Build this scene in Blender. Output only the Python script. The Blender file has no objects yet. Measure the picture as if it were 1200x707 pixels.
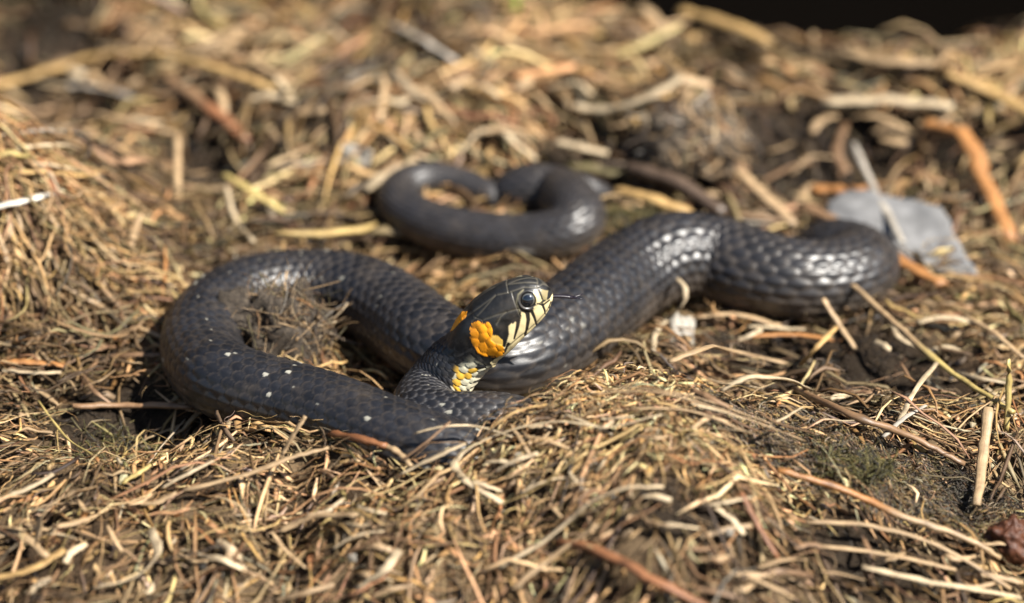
import bpy, math, random
import numpy as np
from mathutils import Vector

# ------------------------------------------------------------------ camera, sky, sun
scene = bpy.context.scene
col = scene.collection
R = math.radians
PITCH, DIST = R(24.0), 1.10
AIM = np.array([0.0, 0.0, 0.030])
KPX = 0.36 / 1200.0 / DIST                       # tangent per photo pixel
FW = np.array([0.0, math.cos(PITCH), -math.sin(PITCH)])
UP = np.array([0.0, math.sin(PITCH), math.cos(PITCH)])
CAM = AIM - FW * DIST

cam_d = bpy.data.cameras.new('camera')
cam = bpy.data.objects.new('camera', cam_d); col.objects.link(cam)
cam.location = CAM
cam.rotation_euler = (math.pi / 2 - PITCH, 0, 0)
cam_d.sensor_width = 36.0
cam_d.lens = 36.0 * DIST / 0.36
cam_d.clip_start = 0.02; cam_d.clip_end = 200.0
cam_d.dof.use_dof = True
cam_d.dof.focus_distance = 1.056
cam_d.dof.aperture_fstop = 4.3
cam_d.dof.aperture_blades = 9
scene.camera = cam

SUN_DIR = Vector((0.60, -0.30, 0.77)).normalized()     # towards the sun
world = bpy.data.worlds.new('World'); scene.world = world; world.use_nodes = True
wn = world.node_tree.nodes; wl = world.node_tree.links
bg = wn['Background']
sky = wn.new('ShaderNodeTexSky'); sky.sky_type = 'NISHITA'; sky.sun_disc = False
sky.sun_elevation = math.asin(SUN_DIR.z)
sky.sun_rotation = math.atan2(SUN_DIR.x, SUN_DIR.y)
wl.new(sky.outputs[0], bg.inputs[0]); bg.inputs[1].default_value = 0.050
sl = bpy.data.lights.new('sun', 'SUN'); sl.energy = 5.0; sl.angle = R(0.53); sl.color = (1.0, 0.95, 0.87)
so = bpy.data.objects.new('sun', sl); col.objects.link(so)
so.rotation_euler = SUN_DIR.to_track_quat('Z', 'Y').to_euler(); so.location = SUN_DIR * 3
vs = scene.view_settings
vs.view_transform = 'Standard'; vs.look = 'None'; vs.exposure = 1.40; vs.gamma = 1.0; vs.use_curve_mapping = False
scene.render.engine = 'CYCLES'
scene.cycles.use_denoising = True
scene.cycles.max_bounces = 6

rng = np.random.default_rng(7)
random.seed(7)

# ------------------------------------------------------------------ helpers: rays and noise
def ray(px, py):
    d = FW + np.array([1.0, 0, 0]) * (px - 600) * KPX - UP * (py - 353.5) * KPX
    return d

def atz(px, py, z):
    d = ray(px, py); t = (z - CAM[2]) / d[2]; return CAM + d * t

def aty(px, py, y):
    d = ray(px, py); t = (y - CAM[1]) / d[1]; return CAM + d * t

_lat = rng.random((256, 256))
def vnoise(x, y, f, ox=0.0, oy=0.0):
    x = np.asarray(x) * f + 1000 + ox; y = np.asarray(y) * f + 1000 + oy
    xi = np.floor(x).astype(int); yi = np.floor(y).astype(int)
    fx = x - xi; fy = y - yi
    fx = fx * fx * (3 - 2 * fx); fy = fy * fy * (3 - 2 * fy)
    a = _lat[xi % 256, yi % 256]; b = _lat[(xi + 1) % 256, yi % 256]
    c = _lat[xi % 256, (yi + 1) % 256]; d = _lat[(xi + 1) % 256, (yi + 1) % 256]
    return (a * (1 - fx) + b * fx) * (1 - fy) + (c * (1 - fx) + d * fx) * fy - 0.5

def sstep(a, b, x):
    t = np.clip((np.asarray(x) - a) / (b - a), 0, 1); return t * t * (3 - 2 * t)

# ------------------------------------------------------------------ terrain height
RIDGE = [(-500, 590, .004), (-150, 575, .003), (0, 566, .005), (110, 576, .004), (190, 560, .004), (250, 522, .011),
         (340, 511, .012), (430, 519, .015), (500, 525, .017), (560, 511, .019), (650, 464, .028),
         (755, 431, .040), (850, 457, .032), (950, 500, .018), (1060, 546, .006), (1170, 610, -.010),
         (1350, 690, -.030), (1800, 800, -.04)]
_rp = np.array([atz(a, b, z) for a, b, z in RIDGE])
_rx = np.linspace(-0.8, 0.8, 801)
def _sm(v, n=9):
    k = np.hanning(n + 2)[1:-1]; k /= k.sum()
    return np.convolve(np.pad(v, n // 2, mode='edge'), k, mode='valid')
_ry = _sm(np.interp(_rx, _rp[:, 0], _rp[:, 1])); _rz = _sm(np.interp(_rx, _rp[:, 0], _rp[:, 2]))

def gb(px, py, z, amp, rx, ry):
    p = atz(px, py, z); return (p[0], p[1], amp, rx, ry)
BUMPS = [gb(130, 505, 0, -.010, .032, .03), gb(-20, 250, .03, .036, .055, .050), gb(60, 190, .03, .014, .06, .04),
         gb(50, 50, .04, -.045, .035, .04), gb(235, 215, .01, -.020, .022, .026),
         gb(810, 165, .02, .020, .022, .025), gb(1010, 430, 0, -.006, .05, .04), gb(1000, 180, .02, -.012, .06, .04),
         gb(960, 110, .03, .012, .12, .05), gb(350, 120, .03, .014, .09, .06), gb(1130, 300, .01, -.004, .05, .04),
         gb(760, 300, 0, .004, .04, .03), gb(545, 130, .03, .010, .06, .04), gb(790, 640, -.03, -.008, .03, .02),
         gb(700, 255, .02, .006, .02, .02)]
CLOD = atz(-60, 235, .04)
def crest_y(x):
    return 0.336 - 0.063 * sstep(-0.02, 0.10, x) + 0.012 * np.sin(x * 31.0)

def hsm(x, y):
    x = np.asarray(x, float); y = np.asarray(y, float)
    b = 0.13 * (np.sqrt((np.maximum(y - 0.06, 0)) ** 2 + 0.03 ** 2) - 0.03)
    cy = crest_y(x)
    over = np.maximum(y - cy, 0)
    b = b - 0.95 * (np.sqrt(over ** 2 + 0.02 ** 2) - 0.02)
    b = np.maximum(b, -0.55)
    b = b + 4.5 * sstep(1.25, 4.2, y)                      # far bank added to close the view beyond the crest in darkness
    for (cx, cyy, a, rx, ry) in BUMPS:
        b = b + a * np.exp(-((x - cx) / rx) ** 2 - ((y - cyy) / ry) ** 2)
    q = ((x - CLOD[0]) / .062) ** 2 + ((y - CLOD[1]) / .050) ** 2; b = b + .021 * np.exp(-q ** 2)   # steep clod
    yr = np.interp(x, _rx, _ry); zr = np.interp(x, _rx, _rz)
    d = yr - y
    front = zr - 0.55 * (np.sqrt(np.maximum(d, 0) ** 2 + 0.03 ** 2) - 0.03)
    front = np.maximum(front, -0.55)
    back = b + (zr - b) * np.exp(-(np.minimum(d, 0) / np.interp(x, [-.10, -.005, .035], [.017, .017, .034])) ** 2)
    return np.where(d > 0, front, back)

def hfine(x, y):
    far = 1 - sstep(0.5, 1.0, np.hypot(x, y))
    n = 0.013 * vnoise(x, y, 22) + 0.010 * vnoise(x, y, 55, 3, 7) + 0.0045 * vnoise(x, y, 140, 9, 1) + 0.0025 * vnoise(x, y, 330, 5, 5)
    return hsm(x, y) + n * far + (1 - far) * 0.12 * vnoise(x, y, 3.0)

def pix(px, py, dz=0.0, fn=hsm):
    d = ray(px, py); t = np.arange(0.55, 3.5, 0.0015)
    P = CAM[None] + d[None] * t[:, None]
    k = np.argmax(P[:, 2] < fn(P[:, 0], P[:, 1]) + dz)
    return P[k].copy()

def soft(px, py, z, r, ry=None):
    p = pix(px, py); return (p[0], p[1], r, ry or r * 1.6)
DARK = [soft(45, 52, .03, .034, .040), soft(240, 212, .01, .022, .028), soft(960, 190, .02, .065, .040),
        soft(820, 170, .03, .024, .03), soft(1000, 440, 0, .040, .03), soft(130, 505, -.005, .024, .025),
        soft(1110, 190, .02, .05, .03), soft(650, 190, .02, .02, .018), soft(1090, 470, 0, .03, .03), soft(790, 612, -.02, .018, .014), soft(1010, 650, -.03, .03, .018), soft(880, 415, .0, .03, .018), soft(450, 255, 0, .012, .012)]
FLANK = [(880, 470, .026), (950, 505, .016), (1020, 540, .008), (1090, 572, -.002), (1140, 600, -.008)]
_fl = np.array([atz(a, b + 8, z) for a, b, z in FLANK])
def flank_mask(x, y):
    m = np.zeros_like(np.asarray(x, float))
    for p in _fl:
        m = np.maximum(m, np.exp(-((x - p[0]) / .023) ** 2 - ((y - p[1]) / .022) ** 2))
    return sstep(.25, .7, m)
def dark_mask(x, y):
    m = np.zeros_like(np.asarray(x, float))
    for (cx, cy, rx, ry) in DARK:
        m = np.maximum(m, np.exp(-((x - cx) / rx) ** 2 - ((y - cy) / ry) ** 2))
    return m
def clod_mask(x, y):                                        # face of the raised clod at the left
    p = atz(10, 290, .03)
    return np.exp(-((x - p[0]) / .05) ** 2 - ((y - p[1]) / .045) ** 2)

# ------------------------------------------------------------------ materials
def new_mat(name):
    m = bpy.data.materials.new(name); m.use_nodes = True
    return m, m.node_tree.nodes, m.node_tree.links, m.node_tree.nodes['Principled BSDF']

def mix_col(n, l, blend, a, b, fac):
    x = n.new('ShaderNodeMix'); x.data_type = 'RGBA'; x.blend_type = blend
    for sock, v in ((x.inputs[0], fac), (x.inputs[6], a), (x.inputs[7], b)):
        if hasattr(v, 'is_linked'): l.new(v, sock)
        else: sock.default_value = v
    return x.outputs[2]

def noise(n, l, vec, scale, detail=4, rough=0.6):
    t = n.new('ShaderNodeTexNoise'); t.inputs['Scale'].default_value = scale
    t.inputs['Detail'].default_value = detail; t.inputs['Roughness'].default_value = rough
    if vec is not None: l.new(vec, t.inputs['Vector'])
    return t.outputs['Fac']

def ramp(n, l, fac, stops):
    r = n.new('ShaderNodeValToRGB'); l.new(fac, r.inputs[0])
    e = r.color_ramp.elements
    while len(e) < len(stops): e.new(0.5)
    for k, (p, c) in zip(e, stops):
        k.position = p; k.color = c if len(c) == 4 else (*c, 1)
    return r.outputs[0]

def straw_material(name, rough=0.55, streak=0.5):
    m, n, l, b = new_mat(name)
    at = n.new('ShaderNodeAttribute'); at.attribute_name = 'Col'
    uv = n.new('ShaderNodeUVMap')
    mp = n.new('ShaderNodeMapping'); mp.inputs['Scale'].default_value = (9, 0.9, 1); l.new(uv.outputs[0], mp.inputs[0])
    st = noise(n, l, mp.outputs[0], 1.6, 4, 0.65)
    sc = ramp(n, l, st, [(0.28, (0.45, 0.42, 0.40)), (0.5, (0.9, 0.9, 0.9)), (0.75, (1.25, 1.22, 1.15))])
    c = mix_col(n, l, 'MULTIPLY', at.outputs['Color'], sc, streak)
    tc = n.new('ShaderNodeTexCoord')
    blot = noise(n, l, tc.outputs['Object'], 260, 3, 0.6)
    bc = ramp(n, l, blot, [(0.35, (0.55, 0.5, 0.46)), (0.55, (1, 1, 1)), (0.8, (1.1, 1.08, 1.0))])
    c = mix_col(n, l, 'MULTIPLY', c, bc, 0.6)
    l.new(c, b.inputs['Base Color'])
    b.inputs['Roughness'].default_value = rough
    b.inputs['Specular IOR Level'].default_value = 0.45
    bp = n.new('ShaderNodeBump'); bp.inputs['Strength'].default_value = 0.5; bp.inputs['Distance'].default_value = 0.0003
    l.new(st, bp.inputs['Height']); l.new(bp.outputs[0], b.inputs['Normal'])
    tr = n.new('ShaderNodeBsdfTranslucent'); l.new(c, tr.inputs[0])
    ms = n.new('ShaderNodeMixShader'); ms.inputs[0].default_value = 0.12
    out = n['Material Output']
    l.new(b.outputs[0], ms.inputs[1]); l.new(tr.outputs[0], ms.inputs[2]); l.new(ms.outputs[0], out.inputs[0])
    return m
MAT_STRAW = straw_material('dry_straw')
MAT_STALK = straw_material('smooth_stalk', 0.40, 0.6)

def soil_material(name, dark, mid, light, bump=0.6, scale=900):
    m, n, l, b = new_mat(name)
    tc = n.new('ShaderNodeTexCoord')
    f1 = noise(n, l, tc.outputs['Object'], scale, 6, 0.7)
    c = ramp(n, l, f1, [(0.3, dark), (0.55, mid), (0.78, light)])
    l.new(c, b.inputs['Base Color']); b.inputs['Roughness'].default_value = 0.85
    b.inputs['Specular IOR Level'].default_value = 0.3
    bp = n.new('ShaderNodeBump'); bp.inputs['Strength'].default_value = bump; bp.inputs['Distance'].default_value = 0.001
    l.new(f1, bp.inputs['Height']); l.new(bp.outputs[0], b.inputs['Normal'])
    return m

# ------------------------------------------------------------------ mesh builders
def mesh_obj(name, V, F, mat, colr=None, uvs=None, parent=None, smooth=True):
    me = bpy.data.meshes.new(name)
    V = np.asarray(V, np.float32); F = np.asarray(F, np.int32)
    n, k = F.shape
    me.vertices.add(len(V)); me.vertices.foreach_set('co', V.ravel())
    me.loops.add(n * k); me.loops.foreach_set('vertex_index', F.ravel())
    me.polygons.add(n); me.polygons.foreach_set('loop_start', np.arange(0, n * k, k, dtype=np.int32))
    me.polygons.foreach_set('loop_total', np.full(n, k, np.int32))
    if smooth: me.polygons.foreach_set('use_smooth', np.ones(n, bool))
    me.update(calc_edges=True)
    if colr is not None:
        a = me.color_attributes.new('Col', 'FLOAT_COLOR', 'POINT')
        c = np.ones((len(V), 4), np.float32); c[:, :3] = colr; a.data.foreach_set('color', c.ravel())
    if uvs is not None:
        u = me.uv_layers.new(name='UVMap'); u.data.foreach_set('uv', np.asarray(uvs, np.float32)[F.ravel()].ravel())
    if mat: me.materials.append(mat)
    o = bpy.data.objects.new(name, me); col.objects.link(o)
    if parent is not None: o.parent = parent
    return o

def tag(o, label=None, cat=None, group=None, kind=None):
    if label: o['label'] = label
    if cat: o['category'] = cat
    if group: o['group'] = group
    if kind: o['kind'] = kind
    return o

def empty(name, loc):
    o = bpy.data.objects.new(name, None); col.objects.link(o); o.location = loc; o.empty_display_size = 0.01
    return o

def norm(a): return a / np.maximum(np.linalg.norm(a, axis=-1, keepdims=True), 1e-9)

def strand_geo(P, W, T, roll, C, m=4, endcap=True):
    """P (n,k,3) centre lines, W/T (n,k) half width / half thickness, roll (n,), C (n,k,3) colour."""
    n, k, _ = P.shape
    t = np.gradient(P, axis=1); t = norm(t)
    up = np.zeros_like(t); up[..., 2] = 1
    side = np.cross(t, up); bad = np.linalg.norm(side, axis=-1) < 0.15
    side[bad] = np.cross(t[bad], np.array([0.3, 1.0, 0.0])); side = norm(side); nr = np.cross(side, t)
    cr, sr = np.cos(roll)[:, None, None], np.sin(roll)[:, None, None]
    s2 = side * cr + nr * sr; n2 = nr * cr - side * sr
    ang = np.arange(m) / m * 2 * math.pi
    V = P[:, :, None] + s2[:, :, None] * (W[:, :, None] * np.cos(ang))[..., None] + n2[:, :, None] * (T[:, :, None] * np.sin(ang))[..., None]
    V = V.reshape(-1, 3)
    i, j, a = np.meshgrid(np.arange(n), np.arange(k - 1), np.arange(m), indexing='ij')
    b = (a + 1) % m; base = (i * k + j) * m
    F = np.stack([base + a, base + b, base + m + b, base + m + a], -1).reshape(-1, 4)
    Cc = np.repeat(C[:, :, None], m, 2).reshape(-1, 3)
    seed = rng.random(n) * 90
    u = np.broadcast_to((np.abs((np.arange(m) / m * 2) - 1))[None, None], (n, k, m)) + seed[:, None, None]
    ln = np.concatenate([np.zeros((n, 1)), np.cumsum(np.linalg.norm(np.diff(P, axis=1), axis=-1), 1)], 1) * 60
    v = np.broadcast_to((ln + seed[:, None] * 3)[:, :, None], (n, k, m))
    uv = np.stack([u, v], -1).reshape(-1, 2)
    if endcap and m == 4:
        e0 = np.arange(n) * k * m; e1 = e0 + (k - 1) * m
        F = np.concatenate([F, np.stack([e0 + 3, e0 + 2, e0 + 1, e0], 1), np.stack([e1, e1 + 1, e1 + 2, e1 + 3], 1)])
    return V, F, Cc, uv

PAL = np.array([(.56, .43, .27), (.44, .30, .165), (.36, .23, .11), (.21, .125, .066), (.25, .130, .052),
                (.33, .29, .24), (.085, .060, .042), (.22, .18, .08)])

# ------------------------------------------------------------------ snake centre line
SN = []                                           # (point, radius)
RS = 1.13
def g(px, py, r, k=1.0):                          # lying on the litter
    r = r * RS; SN.append((pix(px, py, r * k + .001), r))
yn = atz(500, 470, .012)[1]
HEAD_PX = [(650, 344), (626, 358.8), (603, 373), (579.5, 387.5), (556, 402)]
NOSE = aty(650, 344, yn - .002)
NAPE = aty(556, 402, yn + .000)
for k in range(5):
    SN.append((NOSE + (NAPE - NOSE) * k / 4, .0088))
for px, py, dy, r in [(541, 421, .002, .0105), (526, 440, .003, .0107), (511, 458, .001, .0108), (499, 474, -.006, .0108),
                      (499, 488, -.017, .0105), (515, 495, -.023, .0102), (545, 496, -.025, .0102), (585, 497, -.025, .0103)]:
    SN.append((aty(px, py, yn + dy), r))
e = SN[-1][0]
for dx, dy, z, r in [(.014, -.001, -.004, .0100), (.030, -.006, -.012, .0105), (.036, -.020, -.016, .011), (.026, -.032, -.014, .0115)]:
    SN.append((np.array([e[0] + dx, e[1] + dy, e[2] + z]), r))
for px, py, z, r in [(590, 552, .006, .0118), (545, 541, .010, .0121), (510, 530, .0125, .0124), (475, 518, .0135, .0126)]:
    SN.append((atz(px, py, z), r))
for px, py, z, r in [(438, 504, .014, .0127), (395, 487, .014, .0129), (345, 472, .0135, .0131), (300, 460, .0135, .0132), (263, 446, .0135, .0133)]:
    SN.append((atz(px, py, z), r))
for px, py, r in [(241, 424, .0119), (237, 398, .0120), (251, 372, .0121), (280, 352, .0122), (320, 341, .0123), (360, 338, .0124), (400, 341, .0125),
                  (437, 353, .0127), (470, 374, .0128), (505, 401, .0129), (545, 421, .0130), (590, 424, .0132), (640, 400, .0136),
                  (690, 362, .0140)]:
    g(px, py, r)
g(740, 324, .0140, 1.0); g(785, 302, .0140, 1.15); g(835, 304, .0138, 1.0)
for px, py, r in [(885, 320, .0135), (935, 329, .0130), (978, 327, .0124), (1004, 317, .0120)]:
    g(px, py, r)
g(1004, 305, .0116, 0.7); g(975, 298, .0114, 0.4)
for px, py, dz, r in [(930, 285, -.012, .0112), (840, 262, -.024, .011), (740, 240, -.030, .011), (650, 236, -.030, .0106), (596, 236, -.014, .0104)]:
    p = pix(px, py, 0); p[2] += dz; SN.append((p, r))
RS = 1.0
g(600, 229, .0092, .55); g(622, 222, .0096, .95); g(648, 225, .0098, .85)
for px, py, r in [(668, 238, .0098), (678, 256, .0097), (664, 272, .0096), (625, 281, .0095), (580, 280, .0093), (530, 271, .0089),
                  (488, 256, .0082), (466, 236, .0075), (472, 219, .0069), (497, 209, .0064), (527, 211, .0060), (556, 221, .0055), (582, 233, .0050)]:
    g(px, py, r, 1.1)
for px, py, dz, r in [(604, 243, -.010, .0052), (630, 238, -.008, .0060)]:
    p = pix(px, py, 0); p[2] += dz; SN.append((p, r))
for px, py, r in [(656, 219, .0066), (682, 221, .0056), (704, 226, .0042), (722, 232, .0020)]:
    g(px, py, r, 1.6)

CP = np.array([p for p, _ in SN]); CR = np.array([r for _, r in SN])
def catmull(P, per=24):
    P = np.asarray(P, float); P = np.concatenate([[2 * P[0] - P[1]], P, [2 * P[-1] - P[-2]]])
    out = []
    for i in range(1, len(P) - 2):
        t0, t1, t2, t3 = 0, *np.cumsum([max(np.linalg.norm(P[i + q][:3] - P[i + q - 1][:3]), 1e-6) ** 0.5 for q in range(3)])
        t = np.linspace(t1, t2, per, endpoint=False)[:, None]
        p0, p1, p2, p3 = P[i - 1:i + 3]
        A1 = (t1 - t) / (t1 - t0) * p0 + (t - t0) / (t1 - t0) * p1
        A2 = (t2 - t) / (t2 - t1) * p1 + (t - t1) / (t2 - t1) * p2
        A3 = (t3 - t) / (t3 - t2) * p2 + (t - t2) / (t3 - t2) * p3
        B1 = (t2 - t) / (t2 - t0) * A1 + (t - t0) / (t2 - t0) * A2
        B2 = (t3 - t) / (t3 - t1) * A2 + (t - t1) / (t3 - t1) * A3
        out.append((t2 - t) / (t2 - t1) * B1 + (t - t1) / (t2 - t1) * B2)
    out.append(P[-2][None])
    return np.concatenate(out)
Q = catmull(np.c_[CP, CR])
def arclen(P): return np.concatenate([[0], np.cumsum(np.linalg.norm(np.diff(P, axis=0), axis=1))])
aq = arclen(Q[:, :3]); TOTAL = aq[-1]
su = np.arange(0, TOTAL, 0.001)
Qu = np.stack([np.interp(su, aq, Q[:, c]) for c in range(4)], 1)
Qs = np.stack([_sm(Qu[:, c], 15) for c in range(4)], 1)          # smooth kinks
wsm = sstep(.034, .050, su)[:, None]
Qu = Qu * (1 - wsm) + Qs * wsm
HL = float(np.linalg.norm(NAPE - NOSE))

def build_snake():
    ds_head, ds_fine, ds_far = .00018, .00042, .0006
    s = [0.0]
    while s[-1] < TOTAL - .0002:
        x = s[-1]
        if x < HL + .012: d = ds_head
        elif x < .50: d = ds_fine
        elif x < .72: d = .0006
        else:
            c_ = [float(np.interp(x, su, Qu[:, q])) for q in range(4)]
            d = .003 if c_[2] + c_[3] < float(hsm(c_[0], c_[1])) - .002 else ds_far
        s.append(x + d)
    s = np.array(s); M = 160
    P = np.stack([np.interp(s, su, Qu[:, c]) for c in range(3)], 1); r = np.interp(s, su, Qu[:, 3])
    T = norm(np.stack([np.interp(s, su, np.gradient(Qu[:, c], su)) for c in range(3)], 1))
    D = -T                                                        # towards the head
    side = norm(np.cross(D, np.array([0, 0, 1.0])))               # right-hand side of the animal
    rl = (R(14) * (1 - sstep(HL * .8, HL + .035, s)))[:, None]
    up0 = np.cross(side, D); up = up0 * np.cos(rl) + side * np.sin(rl); side = side * np.cos(rl) - up0 * np.sin(rl)
    phi = (np.arange(M) / M * 2 * math.pi) - math.pi
    # ---- head outline, from the side (mm along the head from the nape, mm up)
    E = R(38)
    o = np.array([556., 402.]); e1 = np.array([650 - 556, 344 - 402.]); ppx = np.linalg.norm(e1); e1 /= ppx; e2 = np.array([e1[1], -e1[0]])
    mmpx = HL * 1000 / ppx
    def to_ab(pts): q = np.array(pts, float) - o; return np.stack([q @ e1, q @ e2], 1) * mmpx
    def crop(pts): return to_ab([(530 + u / 4.715, 320 + v / 4.715) for u, v in pts])
    a_len = HL * 1000
    top = crop([(20, 300), (75, 212), (130, 155), (200, 105), (265, 70), (330, 45), (390, 30), (440, 25), (490, 32), (530, 52), (556, 85)])
    bot = crop([(225, 505), (262, 465), (310, 430), (345, 398), (380, 362), (420, 325), (455, 290), (500, 245), (535, 200), (556, 160), (566, 125)])
    a = a_len - s * 1000                                          # mm along, 0 nape .. a_len snout
    hb = sstep(-14, 2, a)                                          # blend neck -> head
    Bt = np.interp(a, top[:, 0], top[:, 1]); Bb = np.interp(a, bot[:, 0], bot[:, 1])
    Bt = np.where(a > top[-1, 0], np.interp(a, [top[-1, 0], a_len + .2], [top[-1, 1], .3]), Bt)
    def sm_s(v): return _sm(v, 25)
    Bt, Bb = sm_s(Bt), sm_s(Bb)
    wid = np.interp(a, [-10, -3, 3, 8, 13, 18, 22, 26, 29, 31.5, a_len], [9.0, 9.0, 9.6, 10.4, 10.2, 9.0, 7.9, 6.7, 5.5, 4.2, 2.6])
    wid = sm_s(wid)
    u1 = np.clip((a_len - a) / 2.2, 0, 1); tip = np.sqrt(np.clip(1 - (1 - u1) ** 2, 0, 1))
    wid = wid * np.maximum(tip, .02)
    half = (Bt - Bb) / 2
    hgt = np.sqrt(np.maximum(half ** 2 - (wid * math.sin(E)) ** 2, (half * .72) ** 2)) / math.cos(E)
    hgt = hgt * np.maximum(tip, .02)
    zc = (Bt + Bb) / 2 / math.cos(E)
    W = (wid / 1000) * hb + r * 1.04 * (1 - hb)
    H = (hgt / 1000) * hb + r * 0.98 * (1 - hb)
    ZC = (zc / 1000) * hb
    tailtip = np.sqrt(np.clip((TOTAL - s) / .006, 0, 1)); W *= np.maximum(tailtip, .02); H *= np.maximum(tailtip, .02)
    S_, PH = np.meshgrid(s, phi, indexing='ij')
    cph, sph = np.cos(PH), np.sin(PH)
    ex = 1 - 0.14 * hb[:, None]                                   # slightly boxy head
    cx = np.sign(sph) * np.abs(sph) ** ex; cz = np.sign(cph) * np.abs(cph) ** ex
    belly = np.where(cz < -.55, -.55 + (cz + .55) * .62, cz)      # flat underside
    cz = cz * hb[:, None] + belly * (1 - hb[:, None])
    lx = W[:, None] * cx; lz = H[:, None] * cz + ZC[:, None]
    # ---- scale lattice
    da_ = np.concatenate([[0], np.cumsum(np.diff(s) / (0.385 * (r[1:] * (.75 + .25 * sstep(.03, .10, s[1:])))))])
    A = np.repeat(da_[:, None], M, 1)
    dphi = 1.5 * math.pi / 19
    Bq = PH / dphi
    best = np.full(A.shape, -0.55); bid = np.zeros(A.shape); bda = np.zeros(A.shape); bdb = np.zeros(A.shape); bd = np.ones(A.shape)
    j0 = np.floor(Bq)
    for dj in (0, 1):
        j = j0 + dj; off = 0.5 * (np.mod(j, 2))
        ic = np.round(A - off)
        for di in (-1, 0, 1):
            c = ic + di + off
            da = A - c; db = Bq - j
            d = (np.abs(da) / .80) ** 1.7 + (np.abs(db) / .98) ** 1.7
            h = da * 0.75 + 0.62 * (1 - d) + 0.10 * np.exp(-(db / .10) ** 2)
            ok = (d < 1) & (h > best)
            best = np.where(ok, h, best); bid = np.where(ok, np.mod(np.sin((ic + di) * 12.9898 + j * 78.233) * 43758.5453, 1.0), bid)
            bda = np.where(ok, da, bda); bdb = np.where(ok, db, bdb); bd = np.where(ok, d, bd)
    vent = sstep(.735, .755, np.abs(PH) / math.pi)
    va = np.mod(A, 1.0); vh = va * 0.8 - 0.3
    relief = best * (1 - vent) + vh * vent
    a2 = np.repeat(a[:, None], M, 1)
    lat_amp = 1 - sstep(-1.0, 5.0, a2 + 4 * (np.cos(PH) > .3))       # head has plates, not small scales
    fade = sstep(0, .012, TOTAL - S_)
    amp = (0.0010 * (r / .012) * (1 + .5 * sstep(.5, .65, s)))[:, None] * lat_amp * fade
    disp = relief * amp
    # ---- head plates
    nh = int((s < HL + .010).sum())
    def side_view(l):                                              # (mm along, mm up) of the head seen from its right side; mirrored for the left
        q = P[:nh, None] + side[:nh, None] * l[..., None] + up[:nh, None] * lz[:nh, :, None] - CAM
        dp = q @ FW
        pxs = np.stack([600 + q[..., 0] / dp / KPX, 353.5 - (q @ UP) / dp / KPX], -1) - o
        return pxs @ e1 * mmpx, pxs @ e2 * mmpx
    ah, bh = side_view(np.abs(lx[:nh])); af, bfar = side_view(lx[:nh])
    def inside(poly, ah=ah, bh=bh):
        poly = np.asarray(poly); res = np.zeros(ah.shape, bool); q = len(poly)
        for i in range(q):
            x1, y1 = poly[i]; x2, y2 = poly[(i + 1) % q]
            cnd = ((y1 > bh) != (y2 > bh)) & (ah < (x2 - x1) * (bh - y1) / (y2 - y1 + 1e-12) + x1)
            res ^= cnd
        return res
    def dist_line(pts):
        pts = np.asarray(pts); dm = np.full(ah.shape, 1e9); tt = np.zeros(ah.shape); q = len(pts) - 1
        for i in range(q):
            p, v = pts[i], pts[i + 1] - pts[i]; L2 = v @ v
            t = np.clip(((ah - p[0]) * v[0] + (bh - p[1]) * v[1]) / L2, 0, 1)
            d = np.hypot(ah - p[0] - t * v[0], bh - p[1] - t * v[1])
            up_ = d < dm; dm = np.where(up_, d, dm); tt = np.where(up_, (i + t) / q, tt)
        return dm, tt
    cm = mmpx / 4.715                                              # mm per crop unit
    # base colours
    rnd = bid
    x3 = (P[:, 0, None] * 0 + S_)
    mott = vnoise(S_, PH * .012, 260)
    dors = np.array([.0078, .0080, .0098]); edge = np.array([.050, .041, .034]); pale = np.array([.42, .40, .33]); gray = np.array([.13, .115, .095])
    sidef = sstep(.40, .72, np.abs(PH) / math.pi)
    k_edge = (sstep(.45, .95, bd) * .8)[..., None]
    C = dors * (.8 + .8 * rnd[..., None])
    C = C * (1 - k_edge * .7) + edge * k_edge * .7
    brown = np.array([.085, .066, .048])
    C = C * (1 - sidef[..., None] * .6) + brown * sidef[..., None] * .6 * (.6 + .8 * rnd[..., None])
    skin = (sstep(.72, .92, bd) * (1 - sstep(.07, .13, S_)) * .8)[..., None]; C = C * (1 - skin) + np.array([.075, .075, .078]) * skin
    rear = sstep(.55, .75, S_)[..., None]; C = C * (1 - rear) + (C * np.array([1.15, 1.12, 1.08]) + np.array([.005, .0042, .0034])) * rear
    r2 = np.mod(bid * 91.7, 1.0); r3 = np.mod(bid * 417.3, 1.0)
    fleck = ((r2 > .87) & (np.abs(bdb - np.where(r3 > .5, .52, -.52)) < .045) & (bda > -.25) & (bda < .35)) * (1 - sidef) * .5 * (1 - .75 * sstep(.42, .6, S_))
    dots = ((r3 > .975) & (bd < .10)) * (1 - sidef) * .6 * (1 - sstep(.42, .6, S_))
    fl = np.maximum(fleck, dots)[..., None]
    C = C * (1 - fl) + pale * fl
    vc = np.where((mott > .02)[..., None], gray * .9, np.array([.035, .030, .027]))
    vc = vc * (.65 + .5 * va[..., None])
    C = C * (1 - vent[..., None]) + vc * vent[..., None]
    # throat: pale and yellow scales
    thr = sstep(.44, .54, np.abs(PH) / math.pi) * (sstep(HL - .004, HL + .001, S_) * (1 - sstep(HL + .030, HL + .042, S_)))
    tcol = np.where((r2 > .60)[..., None], np.array([.62, .36, .045]), np.array([.60, .56, .40]))
    tcol = np.where(((r3 > .76) | (bd > .90))[..., None] & (vent < .5)[..., None], np.array([.02, .02, .022]), tcol)
    tcol = np.where((vent > .5)[..., None], np.array([.55, .50, .36]) * (.7 + .4 * va[..., None]), tcol)
    thr = thr * ((rnd + thr) > .85)
    C = C * (1 - thr[..., None]) + tcol * thr[..., None]
    # ---- head pattern
    Ch = C[:nh].copy(); hd = np.zeros(ah.shape)
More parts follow.
